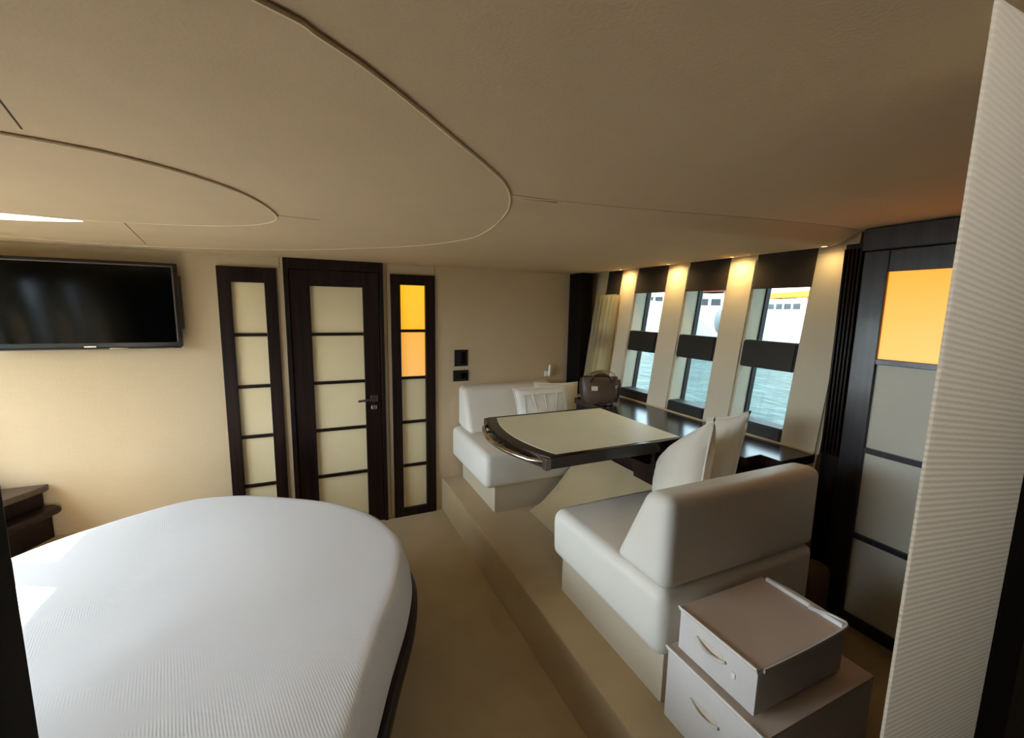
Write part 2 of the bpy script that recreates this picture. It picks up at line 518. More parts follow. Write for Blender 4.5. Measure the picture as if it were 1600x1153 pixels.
for k, (y0, y1) in enumerate(WIN_Y):
    wroot = sroot('window_%d' % (k + 3), 'slanted hull window, number %d from the fluted panel' % (k + 1), (WX(0.94), (y0 + y1) / 2, 0.94))
    b2 = bmesh.new(); whex(b2, y0, y1, 0.95, 1.82, 0.118, 0.124)
    obj('pane', b2, 'glass', wroot)
    b2 = bmesh.new()
    for a, b_, c, d in ((y0, y0 + 0.008, 0.94, 1.82), (y1 - 0.008, y1, 0.94, 1.82), (y0, y1, 0.94, 0.952), (y0, y1, 1.81, 1.82)):
        whex(b2, a, b_, c, d, 0.105, 0.135)
    obj('frame', b2, 'rubber', wroot)
    b2 = bmesh.new(); whex(b2, y0 - 0.0, y1, 1.276, 1.412, 0.0, 0.05)
    bmesh.ops.recalc_face_normals(b2, faces=b2.faces[:]); bmesh.ops.bevel(b2, geom=b2.edges[:], offset=0.006, segments=2, affect='EDGES')
    obj('crossbar', b2, 'band', wroot, True)
    b2 = bmesh.new(); whex(b2, y0, y1, 0.94, 1.006, 0.0, 0.10)
    bmesh.ops.recalc_face_normals(b2, faces=b2.faces[:]); bmesh.ops.bevel(b2, geom=b2.edges[:], offset=0.005, segments=2, affect='EDGES')
    obj('sill', b2, 'band', wroot, True)

# left wall (outside the picture): the same slanted windows towards the sun
LEFT_W = [(.86, 1.36, .65, 1.70), (1.44, 1.93, .65, 1.70), (2.02, 2.42, .65, 1.83), (2.50, 2.98, .65, 1.50)]
bm = bmesh.new()
ys = [-1.35]
for y0, y1, z0, z1 in LEFT_W:
    whex(bm, y0, y1, -0.05, z0, 0, 0.16, -1); whex(bm, y0, y1, z1, 2.0, 0, 0.16, -1)
    ys += [y0, y1]
ys.append(BACK + 0.1)
for i in range(0, len(ys), 2):
    whex(bm, ys[i], ys[i + 1], -0.05, 2.0, 0, 0.16, -1)
struct('wall_left', bm, 'wall', 'window wall on the left, outside the picture')
for k, (y0, y1, z0, z1) in enumerate(LEFT_W):
    wroot = sroot('window_%d' % (k + 7), 'clear window in the left wall, outside the picture', (WX(z0, 0, -1), (y0 + y1) / 2, z0))
    b2 = bmesh.new(); whex(b2, y0, y1, z0, z1, 0.118, 0.124, -1)
    obj('pane', b2, 'clear', wroot)
    b2 = bmesh.new()
    for a, b_, c, d in ((y0, y0 + 0.012, z0, z1), (y1 - 0.012, y1, z0, z1), (y0, y1, z0, z0 + .012), (y0, y1, z1 - .012, z1)):
        whex(b2, a, b_, c, d, 0.105, 0.135, -1)
    obj('frame', b2, 'rubber', wroot)
struct('wall_rear', box(-2.3, 2.5, -1.45, -1.33, -0.05, 2.0), 'dark', 'dark wood wall of the passage behind the camera')
struct('roof', box(-1.98, 2.3, -1.7, 3.35, 2.0, 2.1), 'gelcoat', 'deck over the cabin')

# portals guide the sampling of daylight through the openings
def portal(y0, y1, side, z0, z1):
    d = bpy.data.lights.new('window_daylight', 'AREA')
    d.shape = 'RECTANGLE'; d.size = (z1 - z0); d.size_y = (y1 - y0)
    d.cycles.is_portal = True
    o = bpy.data.objects.new('window_daylight', d); C.objects.link(o)
    zm = (z0 + z1) / 2
    o.location = (WX(zm, 0.17, side), (y0 + y1) / 2, zm)
    o.rotation_euler = (0, math.radians(90 if side > 0 else -90), 0)
for y0, y1 in WIN_Y: portal(y0, y1, 1, 0.93, 1.83)
for y0, y1, z0, z1 in LEFT_W: portal(y0, y1, -1, z0, z1)

# ------------------------------------------------------------------ ceiling
croot = sroot('ceiling', 'cream fabric headliner made of overlapping curved panels', (0, 1, 1.95))
obj('backing', box(-2.2, 2.4, -1.35, 3.25, 1.93, 1.97), 'ceil', croot)
def sm(t): t = max(0, min(1, t)); return t * t * (3 - 2 * t)
SEAM_Y = 1.06
def cz_near(x): return CEIL + 0.048 * sm((x - 0.45) / 1.5)
def cgrid(xs, ysf, zf, m, name):
    bm = bmesh.new(); rows = []
    for x in xs:
        rows.append([bm.verts.new((x, y, zf(x, y))) for y in ysf])
    for i in range(len(rows) - 1):
        for j in range(len(rows[0]) - 1):
            bm.faces.new((rows[i][j], rows[i + 1][j], rows[i + 1][j + 1], rows[i][j + 1]))
    r = bmesh.ops.extrude_face_region(bm, geom=bm.faces[:])
    for v_ in r['geom']:
        if isinstance(v_, bmesh.types.BMVert): v_.co.z += 0.02
    return obj(name, bm, m, croot, True)
def lin(a, b, n): return [a + (b - a) * i / n for i in range(n + 1)]
cgrid(lin(-2.2, 2.3, 40), [-1.35, -0.5, 0.2, 0.6, SEAM_Y - 0.0015], lambda x, y: cz_near(x), 'ceil', 'ceiling_panel')
cgrid(lin(-2.2, 2.046, 40), lin(SEAM_Y, 1.5, 12) + lin(1.6, 3.2, 8), lambda x, y: CEIL + (cz_near(x) - 0.001 - CEIL) * (1 - sm((y - SEAM_Y) / 0.12)), 'ceil', 'ceiling_panel')
def scl(pts, z, z0=CEIL):
    k = (z - 1.55) / (z0 - 1.55); return [(a * k, b * k) for a, b in pts]
egg = closed_curve([(-0.039, .524), (.018, .56), (.095, .626), (.218, .755), (.336, .88), (.427, .989), (.5, 1.125), (.56, 1.30), (.61, 1.58), (.60, 1.83),
                    (.434, 2.162), (.042, 2.542), (-.269, 2.738), (-.782, 2.917), (-1.25, 2.85), (-1.55, 2.5), (-1.68, 1.9), (-1.62, 1.2), (-1.3, .65), (-.8, .38), (-.35, .39)])
obj('ceiling_panel', prism(scl(egg, 1.8360), 1.8360, 1.85, 0.0015, 1), 'ceil', croot, True)
oval = closed_curve([(-.10, 1.70), (-.128, 1.50), (-.19, 1.34), (-.30, 1.205), (-.45, 1.13), (-.75, 1.09), (-1.15, 1.10), (-1.5, 1.25), (-1.62, 1.6), (-1.5, 1.95), (-1.1, 2.12), (-.75, 2.12), (-.46, 2.06), (-.25, 1.96), (-.14, 1.84)])
obj('ceiling_panel', prism(scl(oval, 1.831), 1.831, 1.84, 0.002, 1), 'ceil', croot, True)
def rim_highlight(pl, z, rr):  # pale tube added as the highlight along a panel edge
    pp = [(a, b, z) for a, b in pl]; pp.append(pp[0])
    obj('edge_highlight', tube(pp, rr, seg=6), 'rim_highlight', croot, True)
rim_highlight(scl(egg, 1.836), 1.837, .0032)
rim_highlight(scl(oval, 1.831), 1.832, .003)
def seam(p, q_, z, wd=0.003):
    p = Vector(p); q_ = Vector(q_); t = (q_ - p).normalized(); nrm = Vector((-t.y, t.x)) * wd / 2
    obj('seam', prism([tuple(p + nrm), tuple(p - nrm), tuple(q_ - nrm), tuple(q_ + nrm)], z, z + 0.003), 'seam', croot)
seam((-.395, .90), (-.436, 1.055), 1.8355)
seam((-.60, 1.99), (-.745, 2.77), 1.8355)
seam((-.098, 1.64), (.03, 1.655), 1.8355, 0.002)
seam((.485, 1.085), (.62, 1.075), 1.8395, 0.002)

# bright streak on the ceiling, its light put in as a glowing lens shape
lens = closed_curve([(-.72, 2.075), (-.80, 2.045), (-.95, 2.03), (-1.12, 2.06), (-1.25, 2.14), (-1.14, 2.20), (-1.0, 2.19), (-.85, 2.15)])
q = N('streak_glow'); q.b.inputs['Emission Color'].default_value = (1, .9, .72, 1); q.b.inputs['Emission Strength'].default_value = 0.5
q.b.inputs['Base Color'].default_value = srgb(240, 234, 220); M['lamp'] = q.m  # glow of the ceiling streak, set as emission
t = thing('ceiling_streak', 'long lens-shaped streak of light on the ceiling, made as a glowing patch', 'light', (-0.95, 2.1, 1.828))
obj('streak_patch', prism(inset_poly(lens, 0.008), 1.8285, 1.835), 'lamp', t)
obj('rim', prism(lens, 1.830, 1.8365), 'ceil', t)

# small warm downlights set into the headliner over each pillar
q = N('warm_lamp_face'); q.b.inputs['Emission Color'].default_value = (1, .7, .3, 1); q.b.inputs['Emission Strength'].default_value = 0.3; M['warm'] = q.m
dl = ['downlight over the pillar beside the fluted panel', 'downlight over the second pillar from the fluted panel', 'downlight over the third pillar from the fluted panel', 'downlight over the pillar beside the curtain']
for i, (y0, y1) in enumerate(PIL_Y):
    ym = (y0 + y1) / 2; lx = 2.012
    t = thing('downlight', 'tiny warm recessed ' + dl[i], 'light', (lx, ym, 1.84), 'recessed downlights along the window wall')
    circ = lambda rr: [(lx + rr * math.cos(a * PI / 8), ym + rr * math.sin(a * PI / 8)) for a in range(16)]
    obj('rim', prism(circ(.016), 1.8385, 1.8415 if i else 1.86), 'steel', t)
    obj('lens', prism(circ(.011), 1.8375, 1.8386), 'warm', t)
    d = bpy.data.lights.new('downlight_bulb', 'SPOT'); d.energy = 0.65 if i else 0.2; d.color = (1, .66, .25); d.shadow_soft_size = 0.012
    d.spot_size = math.radians(160); d.spot_blend = 1.0
    o = bpy.data.objects.new('downlight_bulb', d); C.objects.link(o); o.location = (lx, ym, 1.834)
    o.rotation_euler = (Vector((2.078, ym, 1.66)) - Vector((lx, ym, 1.834))).to_track_quat('-Z', 'Y').to_euler()

# ------------------------------------------------------------------ door and glazed side panels
def glazed(name, label, X0, X1, ztop, px0, px1, pt, mats, frame='dark', zrails=(1.36, 1.037, .713, .387)):
    t = sroot(name, label, ((X0 + X1) / 2, BACK, 0))
    yF = BACK - 0.018
    def fr(a, b, c, d, nm='stile', y0=yF, y1=BACK + 0.05):
        return obj(nm, box(a, b, y0, y1, c, d, bev=0.003), frame, t)
    return t, fr
def panes(t, px0, px1, zb, zt, mats, zrails, y=BACK + 0.012):
    zs = [zt] + list(zrails) + [zb]
    for i in range(len(zs) - 1):
        obj('pane', box(px0 - 0.008, px1 + 0.008, y, y + 0.008, zs[i + 1] - 0.004, zs[i] + 0.004), mats[i], t)
    for z in zrails:
        obj('glazing_bar', box(px0 - 0.002, px1 + 0.002, y - 0.018, y - 0.0005, z - 0.010, z + 0.010, bev=0.002), 'dark', t)

RL = (1.361, 1.037, .713, .388)
t, fr = glazed('window_1', 'narrow dark-framed side panel of five frosted panes left of the door', -.514, -.201, 1.771, 0, 0, 0, None)
fr(-.514, -.446, 0, 1.771); fr(-.269, -.201, 0, 1.771); fr(-.446, -.269, 1.680, 1.771, 'top_rail'); fr(-.446, -.269, 0, .06, 'bottom_rail')
panes(t, -.446, -.269, .06, 1.680, ['pane'] * 5, RL)
t, fr = glazed('window_2', 'narrow side panel right of the door with two amber-lit top panes', .487, .798, 1.771, 0, 0, 0, None)
fr(.487, .553, 0, 1.771); fr(.727, .798, 0, 1.771); fr(.553, .727, 1.700, 1.771, 'top_rail'); fr(.553, .727, 0, .06, 'bottom_rail')
panes(t, .553, .727, .06, 1.700, ['orange1', 'orange2', 'pane', 'pane', 'pane'], (1.381, 1.043, .717, .388))
t = sroot('door_1', 'dark wood door with five frosted panes and lever handle', (.14, BACK, 0))
for a, b_, c, d in ((-.163, -.135, 0, 1.842), (.412, .438, 0, 1.842), (-.135, .412, 1.775, 1.842)):
    obj('door_frame', box(a, b_, BACK - 0.026, BACK + 0.06, c, d, bev=0.003), 'dark', t)
for a, b_, c, d in ((-.132, -.016, .004, 1.772), (.304, .409, .004, 1.772)):
    obj('stile', box(a, b_, BACK - 0.014, BACK + 0.045, c, d, bev=0.003), 'dark', t)
obj('top_rail', box(-.016, .304, BACK - 0.014, BACK + 0.045, 1.672, 1.772), 'dark', t)
obj('bottom_rail', box(-.016, .304, BACK - 0.014, BACK + 0.045, .004, .06), 'dark', t)
panes(t, -.016, .304, .06, 1.672, ['pane'] * 5, RL)
h = obj('door_handle', box(.335, .385, BACK - 0.026, BACK - 0.013, .890, .936, bev=0.004), 'brushed', t)
obj('lever', tube(open_curve([(.362, BACK - .02, .912), (.362, BACK - .05, .912), (.352, BACK - .058, .912), (.30, BACK - .058, .909), (.252, BACK - .056, .906)], 5), .0075), 'brushed', h, True)
obj('keyhole_plate', box(.338, .378, BACK - 0.022, BACK - 0.013, .834, .866, bev=0.006), 'steel', t)

# ------------------------------------------------------------------ partition beside the camera and dark posts
struct('wall_near', prism([(.590, .2173), (.5865, .218), (.585, .2205), (.735, .277), (2.28, .277), (2.28, .217), (1.4, .217)], 0, 1.93), 'ribbed', 'ribbed pale fabric partition at the right edge of the view')
struct('added_dark_lining', box(.76, 1.99, .2775, .285, 0.25, 1.88), 'dark', 'unseen dark lining added on the room side of the partition to cut bounced light')  # out of view; added to keep bounced light off the near sofa back
struct('trim_1', box(.850, .97, .190, .2165, 0, 1.9, bev=0.003), 'post', 'dark door post at the right edge of the view')
struct('trim_2', box(-.27, -.1235, .17, .25, 0, 1.9, bev=0.003), 'post', 'dark door post at the left edge of the view')
struct('wall_front', box(-1.9, -.265, .18, .24, 0, 1.93), 'dark', 'partition left of the camera')

# unseen passage spot, added to brighten the partition
t = thing('partition_fill', 'unseen spot added in the passage ceiling to brighten the partition', 'light', (.25, -.45, 1.84))
obj('housing', prism([(.25 + .04 * math.cos(a * PI / 8), -.45 + .04 * math.sin(a * PI / 8)) for a in range(16)], 1.832, 1.8405), 'steel', t)
d = bpy.data.lights.new('partition_fill_spot', 'SPOT'); d.energy = 4.0; d.color = (1, .96, .90); d.spot_size = math.radians(110); d.spot_blend = .6; d.shadow_soft_size = .03
o = bpy.data.objects.new('partition_fill_spot', d); C.objects.link(o); o.location = (.25, -.45, 1.826)
o.rotation_euler = (Vector((.75, .217, 1.25)) - Vector((.25, -.45, 1.826))).to_track_quat('-Z', 'Y').to_euler()

# ------------------------------------------------------------------ cabinet with frosted panes and fluted trim
CX = 2.0
t = thing('cabinet', 'tall dark cabinet with four frosted panes, the top one glowing orange', 'cabinet', (CX + .07, .78, PLAT))
obj('carcass', box(CX + .03, CX + .135, .38, 1.026, PLAT, 1.885), 'cabwood', t)
obj('crown', box(CX - .012, CX + .03, .38, 1.030, 1.80, 1.885, bev=0.004), 'cabwood', t)
for a, b_, c, d, nm in ((.94, 1.026, PLAT, 1.797, 'stile'), (.40, .50, PLAT, 1.797, 'stile'), (.50, .94, 1.715, 1.797, 'top_rail'), (.50, .94, PLAT, .30, 'bottom_rail')):
    obj(nm, box(CX, CX + .03, a, b_, c, d, bev=0.003), 'cabwood', t)
zs = [1.715, 1.370, 1.010, .646, .30]
for i in range(4):
    obj('pane', box(CX + .012, CX + .022, .495, .945, zs[i + 1], zs[i]), ['orange3', 'panegrey', 'panegrey', 'panegrey'][i], t)
for z in zs[1:4]:
    obj('glazing_bar', box(CX - .004, CX + .0115, .50, .94, z - .011, z + .011, bev=0.002), 'cabwood', t)
tr_ = sroot('trim_3', 'dark fluted panel between the cabinet and the windows', (CX, 1.06, .3))
obj('backing', box(CX + .012, CX + .12, 1.028, 1.10, PLAT, 1.835), 'dark', tr_)
for i in range(5):
    y = 1.036 + i * 0.0142
    obj('flute', box(CX - .006, CX + .012, y - .0045, y + .0045, .95, 1.815, bev=0.0035), 'dark', tr_, True)

# dark post in the far corner, curtain, blinds
struct('trim_4', box(1.932, 2.028, 2.915, BACK - .001, .941, CEIL - .003), 'post', 'near black corner post beside the far curtain')
b2 = bmesh.new(); rows = []
for i in range(49):
    u = i / 48; y = 2.60 + u * .29
    wv_ = .016 * math.sin(u * 2 * PI * 6.5) + .006 * math.sin(u * 31)
    rows.append([(WX(z, -.028 + wv_ * (0.55 + .45 * (1 - (z - .94) / .9))), y, z) for z in lin(.955, 1.665, 6)])
vr = [[b2.verts.new(p) for p in r] for r in rows]
for i in range(48):
    for j in range(6):
        b2.faces.new((vr[i][j], vr[i + 1][j], vr[i + 1][j + 1], vr[i][j + 1]))
bmesh.ops.solidify(b2, geom=b2.faces[:], thickness=.003)
tag(obj('curtain', b2, 'curtain', None, True), 'cream pleated curtain hanging over the farthest window', 'curtain')
bl = ['dark roller blind at the top of the window beside the fluted panel', 'dark roller blind at the top of the second window from the fluted panel',
      'dark roller blind at the top of the third window from the fluted panel', 'narrow dark roller blind above the cream curtain']
for k, (y0, y1) in enumerate(WIN_Y):
    t = thing('roller_blind', bl[k], 'blind', (WX(1.67), (y0 + y1) / 2, 1.67), 'roller blinds on the window wall')
    b2 = bmesh.new(); whex(b2, y0 - .014, y1 - .002, 1.682, 1.855, -.004, -.001)
    obj('blind_cloth', b2, 'blind', t)
    b2 = bmesh.new(); whex(b2, y0 - .014, y1 - .002, 1.672, 1.686, -.010, -.001)
    obj('bottom_bar', b2, 'blind', t)

# ------------------------------------------------------------------ window shelf and its base
t = thing('window_shelf', 'glossy dark wood shelf running below the slanted windows', 'shelf', (1.82, 2.1, PLAT))
obj('top', prism([(1.64, 2.52), (1.86, 2.56), (1.86, 3.10), (1.978, 3.10), (1.978, 1.105), (1.745, 1.105), (1.745, 1.195), (1.64, 1.195)], .900, .94, .004, 2), 'darkgloss', t)
obj('base', prism([(1.672, 2.54), (1.84, 2.54), (1.84, 1.115), (1.765, 1.115), (1.765, 1.21), (1.672, 1.21)], PLAT, .899), 'dark', t)
obj('edge_strip', box(1.968, 1.979, 1.11, 3.0, .9402, .9465), 'curtain', t)

# ------------------------------------------------------------------ dinette table
t = thing('dinette_table', 'dark lacquered table with cream inlay and curved steel rail', 'table', (1.3, 1.85, PLAT))
def bow(x, d, y0, y1, n=14):
    out = []
    for i in range(n + 1):
        u = i / n; y = y1 + (y0 - y1) * u
        out.append((x - d * (1 - (2 * u - 1) ** 2), y))
    return out
TZ = .945
outline = [(1.636, 2.20)] + bow(.862, .075, 1.492, 2.20) + [(1.636, 1.525 - .03)]
obj('tabletop', prism(outline, TZ - .055, TZ, .004, 2), 'darkgloss', t)
for a, b_, nm in ((.0, 1.283, 0), (1.286, 1.60, 0)):
    if a == 0:
        pl = [(b_, 2.165)] + bow(.905, .062, 1.515, 2.165) + [(b_, 1.515)]
    else:
        pl = [(a, 2.165), (b_, 2.165), (b_, 1.515), (a, 1.515)]
    obj('inlay', prism(pl, TZ - .002, TZ + .0015), 'inlay', t)
rl = [(x - .032 if 0 < i < 14 else x - .004, y, TZ - .030) for i, (x, y) in enumerate(bow(.862, .075, 1.53, 2.16))]
r_ = obj('rail', tube(rl, .0115, seg=12), 'steel', t, True)
for i in (3, 7, 11):
    x, y, z = rl[i]
    obj('bracket', tube([(x, y, z), (x + .034, y, z)], .007), 'steel', r_, True)
for y in (1.505, 2.19):
    obj('corner_cap', box(.842, .868, y - .018, y + .014, TZ - .056, TZ - .004, bev=0.003), 'brushed', t)
obj('pedestal', box(1.60, 1.668, 1.67, 1.83, PLAT + .38, TZ - .056, bev=.004), 'dark', t, True)
obj('brace', prism([(1.25, TZ - .056), (1.636, TZ - .056), (1.636, TZ - .20), (1.58, TZ - .20)], 1.70, 1.78, axis='y'), 'dark', t)

# ------------------------------------------------------------------ sofas
def sofa(label, f, loc, x0):
    t = thing('dinette_sofa', label, 'sofa', loc, 'facing dinette sofas')
    # f maps the local depth (0 at the back, growing to the seat front) to a world y
    yb, yf = f(0.0), f(.71)
    lo, hi = min(yb, yf), max(yb, yf)
    obj('plinth', box(1.005, 1.62, min(f(.02), f(.66)), max(f(.02), f(.66)), PLAT, .45), 'sofabase', t)
    obj('seat', rprism([(f(0.0), .425), (f(.70), .425), (f(.71), .60), (f(.69), .650), (f(0.0), .662)], x0, 1.632, .042, 6, 'x'), 'sofa', t, True)
    obj('backrest', rprism([(f(.003), .660), (f(.266), .656), (f(.120), .968), (f(.003), .978)], .968, 1.735, .040, 6, 'x'), 'sofa', t, True)
    return t
t = sofa('near cream sofa seen from behind, storage boxes at its back', lambda d: .93 + d, (1.3, 1.28, PLAT), .965)
obj('end_block', rprism([(.932, PLAT), (1.17, PLAT), (1.17, .657), (.932, .660)], 1.56, 1.733, .03, 4, 'x'), 'sofa', t, True)
sofa('far cream sofa against the back wall, quilted pillow on it', lambda d: 3.095 - d * 1.02, (1.3, 2.74, PLAT), .922)

# ------------------------------------------------------------------ pillows
def pillow(name, label, c, th, m, group, parts=None, sag=0.0, seed=0):
    """c: TL, TR, BR, BL corners; th: thickness"""
    c = [Vector(v) for v in c]
    nrm = (c[1] - c[0]).cross(c[3] - c[0]).normalized()
    G = 22
    def surf(s):
        g = []
        for i in range(G + 1):
            row = []
            for j in range(G + 1):
                u, v = i / G, j / G
                a, b = 2 * u - 1, 2 * v - 1
                # edges pull in between the pointed corners
                uu = .5 + a / 2 * (1 - .07 * (1 - b * b)); vv = .5 + b / 2 * (1 - .07 * (1 - a * a))
                p = c[0].lerp(c[1], uu).lerp(c[3].lerp(c[2], uu), vv)
                hgt = (max(0, (1 - a * a) * (1 - b * b))) ** .45 * th / 2
                hgt *= 1 + .16 * noise.noise(Vector((a * 1.7 + seed, b * 1.7, s * 3)))
                wr = .005 * noise.noise(Vector((a * 5 + seed, b * 5, s * 9))) * (1 - a ** 4) * (1 - b ** 4)
                row.append(p + nrm * (s * hgt + wr))
            g.append(row)
        return g
    bm = bmesh.new()
    A = [[bm.verts.new(p) for p in r] for r in surf(1)]
    B = [[bm.verts.new(p) for p in r] for r in surf(-1)]
    for g in (A, B):
        for i in range(G):
            for j in range(G):
                bm.faces.new((g[i][j], g[i + 1][j], g[i + 1][j + 1], g[i][j + 1]))
    bmesh.ops.remove_doubles(bm, verts=bm.verts[:], dist=.0004)
    base = (c[2] + c[3]) / 2
    t = thing(name, label, 'pillow', tuple(base), group)
    obj('cover', bm, m, t, True)
    ed = []
    for k in range(4):
        for s in range(8):
            u, v = [(s / 8, 0), (1, s / 8), (1 - s / 8, 1), (0, 1 - s / 8)][k]
            a, b = 2 * u - 1, 2 * v - 1
            uu = .5 + a / 2 * (1 - .07 * (1 - b * b)); vv = .5 + b / 2 * (1 - .07 * (1 - a * a))
            ed.append(c[0].lerp(c[1], uu).lerp(c[3].lerp(c[2], uu), vv))
    ed.append(ed[0])
    obj('piping', tube(ed, .005, seg=6), m, t, True)
    return t, c, nrm
pg = 'loose pillows on the dinette sofas'
pillow('pillow', 'cream pillow slumped against the near sofa back, nearest the boxes', [(1.48, 1.47, .90), (1.392, 1.15, 1.148), (1.40, 1.20, .72), (1.44, 1.50, .68)], .16, 'pillow', pg, seed=1)
pillow('pillow', 'cream pillow between its neighbour and the window shelf on the near sofa', [(1.60, 1.36, 1.08), (1.618, 1.17, 1.152), (1.585, 1.21, .72), (1.565, 1.36, .68)], .09, 'pillow', pg, seed=4)
t, c, nrm = pillow('pillow', 'white quilted square pillow on the far sofa', [(1.265, 2.74, .99), (1.70, 2.74, .99), (1.70, 2.62, .66), (1.265, 2.62, .66)], .12, 'pillowquilt', pg, seed=7)
s = -1 if nrm.y > 0 else 1
def qpt(u, v): return c[0].lerp(c[1], u).lerp(c[3].lerp(c[2], u), v) + nrm * s * .0 + Vector((0, -.057, .008)) * (1 - .6 * (abs(2 * u - 1) ** 3))
for k, pl in enumerate(([(.13, .14), (.87, .14), (.87, .86), (.13, .86), (.13, .14)], [(.5, .14), (.5, .86)], [(.27, .14), (.40, .86)], [(.73, .14), (.60, .86)])):
    pp = []
    for i in range(len(pl) - 1):
        for s_ in range(8): pp.append(qpt(pl[i][0] + (pl[i + 1][0] - pl[i][0]) * s_ / 8, pl[i][1] + (pl[i + 1][1] - pl[i][1]) * s_ / 8))
    pp.append(qpt(*pl[-1]))
    obj('quilt_cord', tube(pp, .0035, seg=5), 'pillow', t, True)
pillow('pillow', 'plain cream pillow behind the quilted one, beside the handbag', [(1.50, 2.865, 1.00), (1.845, 2.80, .995), (1.80, 2.70, .67), (1.45, 2.74, .67)], .08, 'pillow', pg, seed=9)

# small white figurine-like dispenser on the far sofa back
t = thing('wall_lamp', 'small white reading lamp on the back wall above the far sofa', 'lamp', (1.74, BACK, 1.02))
obj('wall_plate', box(1.715, 1.752, BACK - .012, BACK - .0005, 1.00, 1.045, bev=.004), 'white', t, True)
obj('lamp_head', tube([(1.745, BACK - .03, 1.005), (1.748, BACK - .032, 1.05), (1.752, BACK - .032, 1.10)], [.010, .013, .011], seg=12), 'white', t, True)
obj('arm', tube([(1.735, BACK - .01, 1.02), (1.745, BACK - .03, 1.015)], .005), 'white', t, True)

# ------------------------------------------------------------------ handbag
HB = Vector((1.69, 2.30, .9405)); ang = math.radians(-28)
def hb(x, y, z):
    x, y, z = x * .86, y * .86, z * .95
    return (HB.x + x * math.cos(ang) - y * math.sin(ang), HB.y + x * math.sin(ang) + y * math.cos(ang), HB.z + z)
t = thing('handbag', 'taupe leather handbag with tan strap on the window shelf corner', 'bag', tuple(HB))
rings = []
for z, hw, hd in ((0, .085, .045), (.012, .105, .058), (.05, .128, .066), (.10, .138, .060), (.15, .140, .046), (.178, .138, .03), (.185, .134, .022)):
    ring = []
    for k in range(28):
        a = 2 * PI * k / 28; ca, sa = math.cos(a), math.sin(a)
        ring.append(hb(hw * math.copysign(abs(ca) ** .55, ca), hd * math.copysign(abs(sa) ** .55, sa) + .004 * math.sin(z * 60 + k), z))
    rings.append(ring)
obj('bag_body', loft(rings), 'bag', t, True)
obj('zip', tube([hb(-.13, 0, .186), hb(0, 0, .189), hb(.13, 0, .186)], .006), 'bagdark', t, True)
for sx in (-1, 1):
    sd_ = rings[2]
    obj('side_gusset', tube([hb(.112 * sx, 0, .016), hb(.130 * sx, 0, .07), hb(.136 * sx, 0, .13), hb(.130 * sx, 0, .172)], .014, flat=2.0), 'bagdark', t, True)
for sy, m in ((-1, 'bagdark'), (1, 'bagtan')):
    obj('handle', tube(open_curve([hb(-.075, .045 * sy, .15), hb(-.072, .048 * sy, .18), hb(-.045, .060 * sy, .205), hb(0, .064 * sy, .212), hb(.045, .060 * sy, .203), hb(.072, .048 * sy, .18), hb(.075, .045 * sy, .15)], 5), .0075), m, t, True)
obj('strap', tube(open_curve([hb(.135, .02, .17), hb(.09, .05, .215), hb(.0, .05, .225), hb(-.08, .05, .20), hb(-.13, .02, .17)], 5), .009, flat=.4), 'bagtan', t, True)
obj('label_patch', prism([(0, 0), (.04, 0), (.04, .028), (0, .028)], 0, .002), 'cloth', t)
o = bpy.data.objects[-1] if False else [x for x in t.children if x.name.startswith('label_patch')][0]
o.matrix_parent_inverse = Matrix.Identity(4)
o.matrix_basis = Matrix.Rotation(ang, 4, 'Z') @ Matrix.Translation((-.06, -.0555, .095)) @ Matrix.Rotation(math.radians(84), 4, 'X')
obj('buckle', box(-.008, .008, -.004, .004, -.012, .012, bev=.002), 'steel', t)
o = [x for x in t.children if x.name.startswith('buckle')][0]
o.matrix_parent_inverse = Matrix.Identity(4); o.location = Vector(hb(.118, -.055, .125)) - HB
# small keys and dark pouch lying in front of the bag
t = thing('pouch', 'flat dark pouch with a metal clasp lying before the handbag', 'pouch', (1.56, 2.33, .9405))

obj('pouch_body', box(1.655, 1.745, 2.215, 2.262, .9405, .957, bev=.006), 'bagdark', t, True)
obj('clasp', box(1.69, 1.705, 2.210, 2.2155, .944, .953, bev=.001), 'steel', t)

